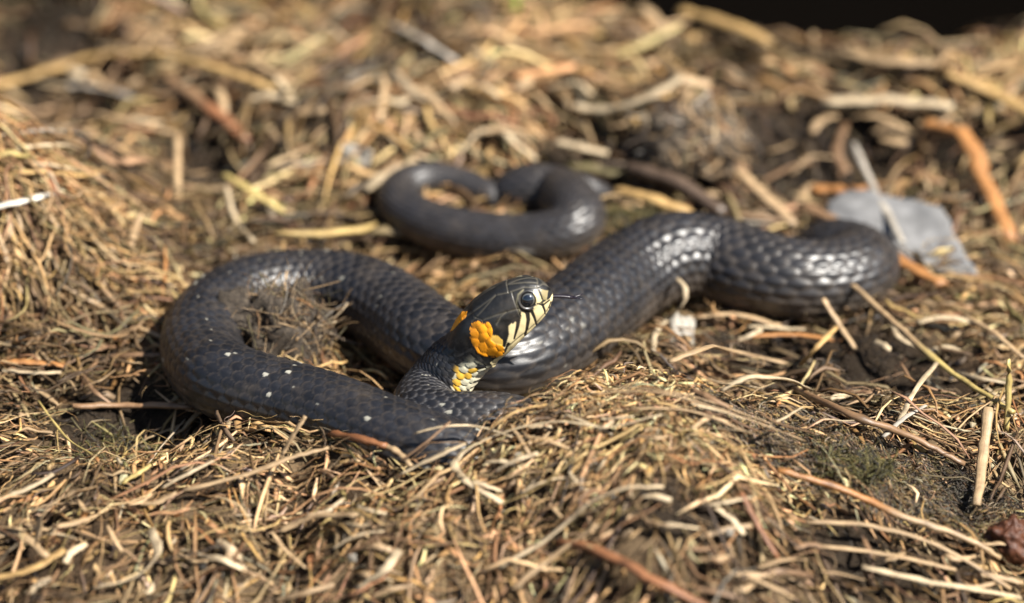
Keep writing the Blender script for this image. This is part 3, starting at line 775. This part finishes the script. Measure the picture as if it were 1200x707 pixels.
def build_stems():
    S = stem
    # right: loose straws
    S('straw', 'long straight straw leaning up against the thick dark body, golden at its lower end', [(981, 318, 16), (1040, 371, 13), (1104, 428, 9), (1188, 484, 6)], 4.2, 'tan', .75, node=(.55,), colour2='yellow', split=.56)
    S('straw', 'short upright yellow straw stub beside the end of the long leaning straw', [(1182, 421, 22), (1182, 460, 10), (1179, 505, 1)], 3.6, 'yellow', .7)
    S('split_stick', 'weathered tan split stick standing beside the dark flank of the mound', [(1158, 478, 14), (1153, 530, 7), (1144, 592, 1)], 6.5, 'tan', .45, cat='stick')
    S('plant_stem', 'long rust brown stem along the lower edge of the dark mossy flank', [(912, 551, 3), (985, 573, 4), (1060, 606, 5), (1130, 630, 5), (1172, 654, 4)], 5.0, 'orange', .75, node=(.22, .6), cat='stem', colour2='tan', split=.45)
    S('straw', 'tan straw running just below the long rust brown stem', [(945, 612, 2), (1020, 616, 4), (1100, 640, 5), (1185, 690, 4)], 4.0, 'tan', .5)
    S('straw', 'pale broad straw near the bark chunk, below the tan straw', [(1010, 664, 3), (1090, 682, 4), (1195, 700, 3)], 5.0, 'pale', .35)
    S('straw', 'second pale straw above the broad one near the bark chunk', [(960, 640, 3), (1040, 650, 4), (1120, 668, 4)], 3.4, 'tan', .5)
    S('plant_stem', 'dark red brown stem half buried in the front slope', [(655, 634, 0), (700, 645, 3), (770, 682, 4), (845, 720, 3)], 7.0, 'rust', .6, cat='stem', node=(.5,))
    S('plant_stem', 'thin rust brown stem lying downslope on the front of the mound', [(868, 578, 3), (885, 610, 4), (912, 655, 2)], 4.2, 'rust', .6, cat='stem')
    S('flat_straw', 'long pale bent straw blade looping over the mound front toward the snake', [(590, 590, 1), (545, 562, 2), (532, 543, 3), (556, 521, 4), (610, 501, 4), (660, 494, 4), (710, 501, 4), (776, 486, 5)], 4.6, 'pale', .22, roll=.3, per=4)
    S('flat_straw', 'short creamy straw blade beside the red stick under the snake', [(468, 556, 2), (505, 538, 4), (545, 520, 4)], 5.5, 'pale', .25, roll=.3)
    S('flat_straw', 'long pale forked straw blade arching low across the front slope', [(585, 665, 3), (640, 632, 4), (690, 590, 6), (735, 572, 6), (778, 570, 5)], 5.0, 'pale', .28, roll=.2)
    S('straw', 'tan straw lying beside the long forked blade on the front slope', [(600, 690, 3), (650, 650, 4), (700, 615, 4)], 4.5, 'tan', .35)
    for i, (a, b, lab) in enumerate([([(690, 462, 4), (770, 460, 4), (850, 482, 4), (944, 517, 3)], 1.6, 'thin tan straw combed over the crest of the mound, longest of three'),
                                     ([(720, 452, 4), (800, 462, 4), (905, 497, 3)], 1.3, 'thin tan straw combed over the crest of the mound, uppermost of three'),
                                     ([(740, 478, 4), (810, 482, 4), (880, 508, 3)], 1.5, 'thin tan straw combed over the crest of the mound, shortest of three')]):
        S('thin_straw', lab, a, b, 'tan', .6)
    S('thin_straw', 'thin pale straw lying over the snake where it slips under the mound', [(486, 508, 6), (520, 500, 9), (560, 500, 7), (600, 512, 4)], 2.0, 'pale', .5)
    S('thin_straw', 'thin brown straw crossing the snake just before it slips under the mound', [(470, 540, 4), (500, 518, 8), (528, 494, 10)], 1.8, 'brown', .5)
    S('thin_straw', 'thin golden straw curled over the edge of the mound beside the snake neck', [(560, 520, 4), (580, 498, 8), (606, 482, 9), (640, 474, 5)], 2.0, 'golden', .5)
    S('red_stick', 'reddish brown stick lying against the underside of the front coil', [(388, 508, 2), (420, 514, 4), (452, 523, 4)], 5.2, 'rust', .7, cat='stick')
    S('straw', 'tan bent straw end touching the red stick', [(448, 521, 4), (466, 530, 3), (482, 546, 1)], 4.2, 'tan', .6)
    S('curled_straw', 'pale hooked straw curling up in front of the thick body', [(793, 326, 19), (803, 338, 18), (801, 355, 13), (782, 374, 6), (768, 392, 3), (766, 412, 2)], 3.4, 'pale', .4, per=5)
    S('straw', 'short tan straw standing upright beside the snake throat', [(625, 424, 12), (632, 448, 3)], 3.2, 'tan', .6)
    S('straw', 'tan straw arched over the hollow behind the mound', [(783, 424, 3), (815, 412, 7), (860, 412, 7), (925, 428, 3)], 4.6, 'tan', .4)
    S('straw', 'pale straw arched below the tan one in the hollow beside the mound', [(845, 458, 2), (870, 444, 7), (910, 443, 8), (950, 457, 3)], 4.4, 'pale', .4)
    S('straw', 'short golden straw propped in the hollow pointing toward the thick body', [(938, 428, 2), (958, 406, 9), (980, 384, 13)], 4.2, 'golden', .6)
    S('straw', 'short tan straw leaning crosswise to the golden one', [(964, 350, 16), (982, 378, 9), (1002, 408, 2)], 3.8, 'tan', .6)
    S('straw', 'brown stem lying along the foot of the dark flank', [(930, 455, 3), (1000, 487, 5), (1080, 517, 4), (1130, 545, 2)], 5.5, 'brown', .7, node=(.4,))
    S('straw', 'pale thin straw propped in a cross over another by the leaning straw', [(1052, 497, 3), (1070, 462, 9), (1098, 425, 12)], 3.4, 'pale', .4)
    S('straw', 'grey thin straw crossing low under the pale propped one', [(1035, 512, 2), (1060, 490, 6), (1085, 475, 7)], 3.0, 'grey', .4)
    S('straw', 'thin brown straw crossing the propped pale straw', [(1055, 425, 8), (1075, 450, 7), (1120, 462, 3)], 2.4, 'brown', .6)
    S('straw', 'tan straw strewn on the litter below the end of the thick body', [(1130, 370, 4), (1165, 390, 5), (1200, 420, 4)], 3.4, 'tan', .5)
    S('straw', 'pale flat straw just below the thick body near the grey scrap', [(1075, 378, 3), (1105, 372, 5), (1150, 380, 3)], 4.6, 'pale', .3)
    S('straw', 'tan flat straw lying along the underside of the thick body', [(815, 372, 3), (860, 368, 4), (915, 382, 3)], 4.8, 'tan', .3)
    S('straw', 'rusty straw under the thick body behind the golden straw', [(880, 395, 3), (930, 392, 4), (985, 400, 3)], 4.2, 'orange', .4)
    # left
    S('straw', 'bright white straw resting on top of the raised clod', [(-40, 250, 3), (10, 240, 5), (72, 224, 4)], 5.0, 'white', .45)
    S('flat_straw', 'golden curved straw along the upper lip of the raised clod', [(-20, 208, 3), (40, 201, 5), (95, 206, 5), (125, 196, 3)], 4.2, 'golden', .4)
    S('flat_straw', 'second golden straw just below the lip straw of the raised clod', [(30, 190, 4), (75, 196, 5), (118, 208, 2)], 3.8, 'pale', .4)
    S('flat_straw', 'short fat yellow straw stub at the edge of the raised clod', [(-12, 186, 4), (8, 180, 6), (34, 184, 4)], 6.0, 'yellow', .5)
    S('flat_straw', 'grey weathered blade lying across the top of the raised clod', [(-5, 160, 3), (50, 152, 5), (108, 162, 3)], 6.0, 'grey', .22)
    S('flat_straw', 'second grey blade higher up behind the raised clod', [(80, 98, 3), (115, 103, 5), (165, 118, 3)], 6.0, 'grey', .22)
    S('flat_straw', 'tan straw with an orange tip on top of the raised clod', [(28, 172, 4), (70, 170, 6), (116, 186, 3)], 5.0, 'pale', .3, colour2='orange', split=.7)
    S('straw', 'long golden straw bending past the dark hole in the heap', [(-40, 108, 5), (40, 88, 7), (110, 66, 8), (190, 62, 7)], 6.5, 'golden', .4)
    S('straw', 'golden straw continuing downhill from the long bent one', [(180, 62, 7), (240, 76, 8), (300, 96, 6), (322, 104, 3)], 6.5, 'golden', .4)
    S('straw', 'thin tan straw lying behind the clod below the red brown stem', [(70, 132, 3), (130, 137, 5), (205, 156, 3)], 4.4, 'tan', .4)
    S('plant_stem', 'thick red brown stem slanting on the slope behind the clod', [(196, 92, 4), (240, 122, 6), (292, 166, 3)], 8.5, 'brown', .55, cat='stem', colour2='rust', split=.5)
    S('straw', 'pale straw crossing beside the thick red brown stem', [(245, 92, 3), (262, 125, 5), (250, 160, 2)], 5.0, 'tan', .3)
    S('straw', 'upright tan straw beside the dark cavity in the litter', [(208, 158, 22), (208, 200, 10), (207, 243, 1)], 4.0, 'tan', .5)
    S('straw', 'greenish bent straw hanging past the dark cavity', [(262, 205, 10), (285, 218, 9), (320, 240, 6), (340, 252, 3)], 5.5, 'yellow', .4)
    S('straw', 'thin pale straw hanging below the greenish bent one', [(265, 218, 8), (275, 255, 4), (298, 284, 2)], 3.0, 'pale', .5)
    S('dry_leaf', 'narrow orange dry leaf standing in the litter behind the front coil', [(194, 288, 12), (194, 318, 8), (190, 348, 1)], 5.0, 'orange', .18, roll=1.2, taper=.25, cat='leaf')
    S('straw', 'short tan straw leaning near the orange dry leaf', [(165, 250, 8), (157, 272, 6), (152, 290, 2)], 4.4, 'tan', .3)
    S('straw', 'long tan stem slanting from the clod toward the front coil', [(72, 334, 5), (115, 358, 5), (160, 382, 4), (202, 401, 3)], 4.0, 'tan', .75, node=(.45,))
    S('straw', 'thin rusty straw below the long slanting tan stem', [(95, 385, 3), (125, 393, 4), (150, 402, 3)], 3.8, 'orange', .4)
    S('dark_stick', 'dark brown stick half in the shadow of the front coil', [(85, 476, 2), (150, 475, 3), (228, 477, 3)], 5.0, 'brown', .7, cat='stick')
    S('straw', 'rusty flat straw above the dark brown stick', [(0, 424, 4), (35, 424, 5), (75, 428, 3)], 6.0, 'orange', .3)
    S('straw', 'pale flat straw just under the rusty flat straw', [(2, 434, 4), (40, 437, 5), (72, 436, 3)], 4.5, 'pale', .3)
    S('split_straw', 'short split yellow straw at the rim of the shaded hollow', [(143, 566, 2), (160, 556, 4), (177, 545, 5)], 3.6, 'yellow', .5)
    S('thin_straw', 'thin green tinged stem leaning in the shaded hollow', [(45, 470, 5), (75, 510, 6), (108, 533, 2)], 1.6, 'yellow', .7)
    S('flat_straw', 'broad pale blade standing on the front slope below the hollow', [(42, 640, 3), (52, 600, 9), (85, 578, 10), (112, 572, 6)], 8.0, 'tan', .14, roll=.6, taper=.5)
    S('flat_straw', 'pale curved blade bent like a hook on the front slope', [(110, 690, 3), (165, 672, 5), (184, 648, 6), (176, 620, 4)], 6.0, 'pale', .2, roll=.5)
    S('straw', 'long tan straw crossing the front slope below the shaded hollow', [(-10, 588, 3), (30, 574, 5), (62, 556, 4)], 3.6, 'pale', .5)
    S('straw', 'upright tan straw propped against the front coil', [(358, 488, 13), (345, 508, 9), (330, 534, 3)], 3.6, 'tan', .4)
    S('straw', 'long tan straw lying on the ridge in front of the coil', [(215, 575, 3), (290, 556, 5), (345, 535, 6), (385, 525, 4)], 4.2, 'tan', .4)
    S('straw', 'grey curved straw on the ridge beside the shaded hollow', [(190, 572, 3), (215, 558, 5), (250, 540, 4)], 3.0, 'pale', .5)
    S('straw', 'broad tan straw lying level on the front slope below the ridge straw', [(328, 622, 3), (365, 606, 5), (418, 604, 4)], 7.0, 'tan', .25)
    S('straw', 'pale straw pointing uphill low on the front slope', [(418, 690, 3), (450, 668, 6), (468, 645, 4)], 6.0, 'pale', .3)
    S('straw', 'long golden straw low on the front slope beneath the hooked blade', [(-10, 678, 4), (35, 668, 5), (75, 645, 4)], 6.0, 'golden', .3)
    # far side
    S('straw', 'pale bent straw lying before the dark clod on the far slope', [(672, 124, 4), (705, 129, 6), (745, 120, 8), (800, 92, 6)], 7.5, 'pale', .4, node=(.3,))
    S('straw', 'short pale straw below the pale bent one', [(652, 166, 3), (680, 172, 5), (712, 180, 3)], 7.0, 'pale', .3)
    S('straw', 'tan thick straw running behind the hump of the thick body', [(722, 222, 3), (770, 236, 6), (824, 256, 4)], 8.0, 'golden', .5)
    S('dark_stick', 'dark twisted stick above the hump of the thick body', [(735, 196, 6), (790, 212, 8), (850, 250, 4)], 9.5, 'dark', .7, cat='stick')
    S('straw', 'thin pale straw crossing in front of the grey scrap', [(1000, 168, 18), (1028, 228, 14), (1058, 284, 6)], 4.4, 'grey', .5)
    S('plant_stem', 'orange bent stem standing beside the grey scrap', [(1085, 146, 10), (1128, 158, 16), (1150, 205, 12), (1186, 284, 3)], 10.0, 'orange', .5, cat='stem')
    S('plant_stem', 'wide orange brown stem slanting in front of the grey scrap', [(940, 240, 6), (1000, 272, 9), (1060, 308, 8), (1105, 334, 3)], 9.5, 'brown', .4, cat='stem', colour2='orange', split=.6)
    S('straw_chip', 'short bright orange chip behind the thick body', [(950, 222, 5), (982, 222, 7), (1012, 226, 5)], 9.5, 'orange', .4, taper=.95)
    S('straw', 'tan straw slanting down to the thick body beside the orange chip', [(862, 198, 6), (895, 228, 8), (932, 264, 3)], 7.0, 'tan', .35)
    S('straw', 'long level pale straw high on the far slope', [(965, 120, 6), (1040, 117, 9), (1118, 126, 5)], 10.0, 'pale', .35)
    S('straw', 'long pale straw slanting down beside the level pale straw', [(1110, 86, 7), (1160, 108, 9), (1225, 142, 5)], 9.5, 'golden', .35)
    S('straw', 'thick golden straw at the dark edge of the heap', [(800, 2, 8), (845, 26, 10), (905, 52, 5)], 10.0, 'golden', .5)
    S('straw', 'pale leaning straw at the dark edge beside the thick golden straw', [(752, 8, 10), (775, 30, 8), (792, 52, 3)], 8.0, 'tan', .3)
    S('straw', 'pale straw lying flat beside the orange chip slope', [(985, 62, 6), (1040, 72, 8), (1100, 74, 4)], 9.0, 'tan', .35)
    S('straw', 'grey blue blade lying on the far slope behind the tail coil', [(462, 30, 5), (496, 46, 7), (532, 72, 3)], 8.0, 'grey', .2, roll=.4)
    S('straw_chip', 'pale pink flat chip beside the tail coil', [(428, 222, 4), (452, 205, 6), (482, 188, 4)], 9.0, 'pale', .25)
    S('straw_chip', 'orange upright chip behind the tail coil', [(574, 176, 14), (568, 192, 8), (560, 210, 2)], 6.5, 'golden', .3, roll=.8)
    S('straw', 'pale short straw between tail coil and thick body', [(682, 282, 7), (692, 266, 10), (702, 250, 8)], 4.2, 'pale', .4)
    S('straw', 'tan straw poking into the tail loop', [(498, 250, 4), (508, 240, 8), (520, 228, 9)], 3.6, 'brown', .5)
    # ordinary pieces: alike but for their place
    regions = [('pale', 'tan', 'on the slope behind the tail coil', (300, 700, 30, 190), (3.2, 6.2), 36),
               ('tan', 'golden', 'on the far slope beyond the dark clod', (700, 1190, 40, 150), (4.0, 7.2), 36),
               ('brown', 'tan', 'in the dark litter beyond the thick body', (830, 1190, 150, 260), (4.0, 7.0), 22),
               ('tan', 'pale', 'on the slope above the raised clod', (10, 300, 40, 160), (3.5, 6.5), 22),
               ('tan', 'golden', 'hanging down the raised clod', (0, 130, 240, 350), (2.2, 3.6), 20),
               ('tan', 'brown', 'between the clod and the front coil', (20, 210, 370, 470), (2.4, 4.2), 20),
               ('pale', 'brown', 'in the hollow behind the mound', (800, 1190, 380, 500), (2.2, 4.2), 24),
               ('tan', 'pale', 'on the slope in front of the coil', (10, 480, 580, 700), (2.6, 4.8), 34),
               ('pale', 'tan', 'on the front of the mound', (520, 860, 480, 640), (1.8, 3.8), 30),
               ('brown', 'tan', 'on the slope below the rust brown stem', (820, 1180, 640, 700), (2.8, 4.6), 20)]
    for c1, c2, where, (x0, x1, y0, y1), (w0, w1), cnt in regions:
        for q in range(cnt):
            cc = c1 if rng.random() < .55 else c2
            x, y = rng.uniform(x0, x1), rng.uniform(y0, y1)
            L = rng.uniform(22, 75) * (1.15 if y < 200 else 1.0); an = rng.normal(.12, .55) if 'hanging' not in where else rng.normal(1.35, .3)
            dx, dy = L * math.cos(an), L * math.sin(an) * .75; bx, by = rng.normal(0, L * .10, 2)
            pts = [(x - dx / 2, y - dy / 2, rng.uniform(0, 3)), (x + bx, y + by, rng.uniform(2, 5)), (x + dx / 2, y + dy / 2, rng.uniform(0, 4))]
            P3 = np.array([pix(p[0], p[1], p[2] / 1000, htop) for p in pts])
            if over_snake(P3 + np.array([0, 0, .002])).any() or snake_clear(P3).any(): continue
            if np.linalg.norm(np.diff(P3, axis=0), axis=1).max() > .09 or (P3[:, 1] > crest_y(P3[:, 0]) + .01).any(): continue
            ll = np.linalg.norm(np.diff(P3, axis=0), axis=1).sum(); lw = 'short' if ll < .016 else ('long' if ll > .026 else 'medium')
            S('straw_piece', f'{lw} {cc} dry straw piece {"" if "hanging" in where else "lying loose "}{where}', P3, rng.uniform(w0, w1), cc, rng.uniform(.14, .35), roll=rng.normal(0, .5), taper=rng.uniform(.3, .8), group=f'{lw} {cc} straw pieces {where}', world=True)

# ------------------------------------------------------------------ lumps, scraps, moss
def lump(name, centre, rad, mat, seed, rough=.25, parent=None, freq=2.2, nu=56, nv=32, flatb=.55):
    tv = np.linspace(0, math.pi, nv); uu = np.arange(nu) / nu * 2 * math.pi
    d = np.stack([np.sin(tv)[:, None] * np.cos(uu)[None], np.sin(tv)[:, None] * np.sin(uu)[None], np.repeat(np.cos(tv)[:, None], nu, 1)], -1)
    f = 1 + 0 * d[..., 0]
    for o_, (fr, am) in enumerate([(freq, rough), (freq * 2.3, rough * .5), (freq * 5, rough * .28)]):
        f = f + am * (vnoise(d[..., 0] + d[..., 2] * .7, d[..., 1] + seed, fr, seed * 3.1, o_) + vnoise(d[..., 2] + d[..., 1] * .6, d[..., 0] - seed, fr, seed * 1.7, 5 + o_))
    V = d * f[..., None]; V[..., 2] = np.where(V[..., 2] < -flatb, -flatb, V[..., 2])
    V = V * np.array(rad)
    ii, jj = np.meshgrid(np.arange(nv - 1), np.arange(nu), indexing='ij'); jn = (jj + 1) % nu
    F = np.stack([ii * nu + jj, (ii + 1) * nu + jj, (ii + 1) * nu + jn, ii * nu + jn], -1).reshape(-1, 4)
    o = mesh_obj(name, V.reshape(-1, 3), F, mat, None, None, parent)
    if parent is None: o.location = centre
    return o

def tuft(name, n, rad, k, lmin, lmax, w, weights, parent, up=.5, curl=2.5, bright=1.0, pal=PAL, m=3):
    """fibres growing out of / wrapped round a lump of half-axes rad (local coordinates)"""
    th = np.arccos(rng.uniform(-.25, 1, n)); ph = rng.uniform(0, 2 * math.pi, n)
    d = np.stack([np.sin(th) * np.cos(ph), np.sin(th) * np.sin(ph), np.cos(th)], -1)
    st = d * np.array(rad) * rng.uniform(.80, 1.02, n)[:, None]
    tang = norm(np.cross(d, norm(rng.normal(size=(n, 3))))); dirv = norm(tang + d * rng.normal(up, .35, n)[:, None])
    L = rng.uniform(lmin, lmax, n)
    cv = norm(rng.normal(size=(n, 3))) * rng.normal(0, curl, n)[:, None] - d * .8
    P = [st]; v = dirv
    for q in range(k - 1):
        v = norm(v + cv / (k - 1)); P.append(P[-1] + v * (L / (k - 1))[:, None])
    P = np.stack(P, 1)
    W = (w * rng.uniform(.5, 1.4, n))[:, None] * np.linspace(1, .6, k)[None]
    wt = np.asarray(weights, float); wt /= wt.sum(); c = pal[rng.choice(len(pal), n, p=wt)] * rng.uniform(.6, 1.2, n)[:, None] * bright
    V, F, Cc, uv = strand_geo(P, W, W * .7, rng.uniform(0, 3, n), np.repeat(c[:, None], k, 1), m)
    o = mesh_obj(name, V, F, MAT_STRAW, Cc, uv, parent); o['kind'] = 'stuff'
    return o

def sheet(name, corners, mat, thick, fold, nu=26, nv=20, colr=None):
    """crumpled thin scrap: bilinear patch of four 3D corners with folds, given thickness and closed rim"""
    c = [np.array(q) for q in corners]
    u, v = np.meshgrid(np.linspace(0, 1, nu), np.linspace(0, 1, nv), indexing='xy')
    uu = u + .05 * vnoise(u, v, 6); vv = v + .05 * vnoise(u, v, 6, 4, 4)
    P = (c[0] * ((1 - uu) * (1 - vv))[..., None] + c[1] * (uu * (1 - vv))[..., None] + c[2] * (uu * vv)[..., None] + c[3] * ((1 - uu) * vv)[..., None])
    nr = norm(np.cross(c[1] - c[0], c[3] - c[0]))
    P = P + nr * (fold * (vnoise(u, v, 3, 2, 8) + .5 * vnoise(u, v, 7, 1, 3) + .25 * np.abs(vnoise(u, v, 13))))[..., None]
    A = P.reshape(-1, 3); B = A - nr * thick; V = np.concatenate([A, B]); N = len(A)
    i, j = np.meshgrid(np.arange(nv - 1), np.arange(nu - 1), indexing='ij'); q = (i * nu + j).ravel()
    F = np.stack([q, q + 1, q + nu + 1, q + nu], 1); Fb = F[:, ::-1] + N
    rim = list(range(nu)) + [r_ * nu + nu - 1 for r_ in range(1, nv)] + [(nv - 1) * nu + k for k in range(nu - 2, -1, -1)] + [r_ * nu for r_ in range(nv - 2, 0, -1)]
    Fr = [[rim[(k + 1) % len(rim)], rim[k], rim[k] + N, rim[(k + 1) % len(rim)] + N] for k in range(len(rim))]
    o0 = V.mean(0); o0[2] = V[:, 2].min()
    o = mesh_obj(name, V - o0, np.concatenate([F, Fb, np.array(Fr)]), mat); o.location = o0
    return o

def build_scraps():
    soil = soil_material('dark_soil', (.012, .010, .008), (.045, .034, .024), (.14, .11, .075))
    brown_soil = soil_material('brown_soil', (.04, .03, .022), (.10, .075, .05), (.22, .17, .12))
    bark = soil_material('red_bark', (.02, .008, .004), (.075, .026, .012), (.16, .07, .03), .5, 500)
    bark.node_tree.nodes['Principled BSDF'].inputs['Roughness'].default_value = .45
    # debris clump inside the front coil
    b = pix(328, 430, .000); b[2] = hsm(b[0], b[1]) - .001
    root = empty('debris_clump', b); tag(root, 'clump of dark soil and dry rootlets sitting inside the front coil', 'clump')
    co = lump('soil_core', b, (.0195, .0125, .0190), soil, 3.3, .55, root); co.location = (.0, .0, .0125)
    t = tuft('rootlets', 620, (.0195, .0125, .0185), 8, .006, .018, .00026, (2, 3, 5, 4, 1, 1, 6, 3), root, .22, 2.4, bright=.65); t.location = (0, 0, .0120)
    t = tuft('straw_bits', 80, (.0175, .0115, .015), 5, .005, .014, .0005, (4, 6, 5, 3, 1, 1, 1, 1), root, .25, 1.0, m=4); t.location = (0, 0, .0120)
    stem('straw', 'short tan straw stuck in the top of the debris clump', [b + np.array([-.022, -.001, .024]), b + np.array([-.015, -.002, .020]), b + np.array([-.008, -.002, .0165])], 2.6, 'tan', .5, world=True)
    stem('straw', 'thin pale straw sticking out of the debris clump toward the thick body', [b + np.array([.005, -.003, .014]), b + np.array([.012, -.004, .018]), b + np.array([.021, -.004, .0205])], 1.4, 'pale', .6, world=True)
    stem('straw', 'thin pale straw hanging down the front of the debris clump', [b + np.array([.004, -.006, .021]), b + np.array([.006, -.0115, .014]), b + np.array([.004, -.014, .005])], 1.2, 'pale', .6, world=True)
    # dark clod on the far slope
    b = pix(812, 185, 0); root = empty('earth_clod', b); tag(root, 'dark earth clod behind the pale bent straw on the far slope', 'clod')
    co = lump('soil_core', b, (.021, .016, .016), brown_soil, 8.1, .3, root); co.location = (0, 0, .006)
    t = tuft('rootlets', 620, (.021, .016, .016), 6, .006, .018, .0007, (2, 3, 3, 4, 1, 2, 3, 1), root, .1, 1.6); t.location = (0, 0, .006)
    # bark chunk, pebble
    p = pix(1186, 650, 0); tag(lump('bark_chunk', p + np.array([0, 0, .004]), (.0085, .007, .0075), bark, 5.7, .4), 'dark red brown bark chunk at the end of the rust brown stem', 'bark')
    # pale scraps
    pm, n, l, bb = new_mat('pale_film')
    tc = n.new('ShaderNodeTexCoord'); f1 = noise(n, l, tc.outputs['Object'], 130, 4, .6)
    l.new(ramp(n, l, f1, [(.3, (.11, .108, .105)), (.6, (.17, .168, .165)), (.8, (.24, .235, .23))]), bb.inputs['Base Color']); bb.inputs['Roughness'].default_value = .5
    P_ = lambda x, y, dz: pix(x, y, dz / 1000)
    o = sheet('grey_scrap', [P_(955, 268, 10), P_(1150, 336, 8), P_(1105, 240, 19), P_(982, 226, 15)], pm, .0008, .004)
    tag(o, 'pale grey crumpled scrap lying behind the end of the thick body', 'scrap')
    hm, n, l, bb = new_mat('pale_husk'); tc = n.new('ShaderNodeTexCoord'); f1 = noise(n, l, tc.outputs['Object'], 500, 4, .6)
    l.new(ramp(n, l, f1, [(.3, (.12, .105, .085)), (.7, (.33, .30, .25))]), bb.inputs['Base Color']); bb.inputs['Roughness'].default_value = .6
    o = sheet('pale_husk', [P_(783, 412, 2), P_(812, 414, 2), P_(816, 372, 9), P_(784, 374, 9)], hm, .0006, .005, 14, 12)
    tag(o, 'pale torn husk below the hooked straw', 'husk')
    o = sheet('white_scrap', [P_(388, 190, 3), P_(432, 196, 3), P_(436, 176, 9), P_(398, 168, 8)], hm, .0006, .005, 14, 12)
    tag(o, 'small white scrap on the litter beside the tail coil', 'scrap')
    for x, y, lab in [(238, 664, 'white flake beside the hooked blade on the front slope'), (412, 655, 'white flake beside the uphill pale straw'), (720, 586, 'white flake under the forked blade'), (854, 625, 'white flake beside the thin rust stem'), (606, 536, 'white flake under the looping pale blade'),
                      (160, 350, 'white flake above the long slanting tan stem')]:
        o = sheet('white_flake', [P_(x - 5, y + 4, 6), P_(x + 6, y + 4, 6), P_(x + 5, y - 5, 9), P_(x - 4, y - 5, 9)], hm, .0004, .0012, 6, 5)
        tag(o, 'tiny ' + lab, 'flake')
    # moss
    mp = np.array([(.15, .125, .035), (.09, .085, .03), (.24, .20, .08), (.05, .045, .032)])
    for x, y, rad, n_, lab in [(1000, 545, (.013, .008, .002), 420, 'yellow green moss tuft on the dark flank of the mound'), (735, 272, (.016, .012, .010), 500, 'dark olive moss tuft between the tail coil and the thick body'),
                               (118, 530, (.022, .016, .005), 500, 'thin green moss tuft in the shaded hollow')]:
        b = pix(x, y, 0); root = empty('moss_tuft', b); tag(root, lab, 'moss')
        t = tuft('shoots', n_, rad, 6, .003, .010, .00028, (3, 3, 2, 3), root, .6, 2.0, pal=mp); t.location = (0, 0, -.001)
    # green shoot at the far edge
    p = pix(600, 24, 0)
    root = empty('green_shoot', p); tag(root, 'fresh green shoot at the far edge of the heap', 'shoot')
    for dx, h_, tl in [(0, .022, .004), (.003, .018, -.004), (-.004, .016, .006)]:
        q = np.array([[dx, 0, -.004], [dx + tl * .3, .001, h_ * .5], [dx + tl, .003, h_]]); Pq = catmull(q, 5); k = len(Pq)
        V, F, Cc, uv = tube(Pq, np.linspace(.0022, .0007, k), np.linspace(.0006, .0003, k), .3, np.repeat(np.array([COLS['green']]), k, 0))
        mesh_obj('leaf', V, F, MAT_STRAW, Cc, uv, root)

build_ground()
build_snake()
build_litter()
build_stems()
build_scraps()
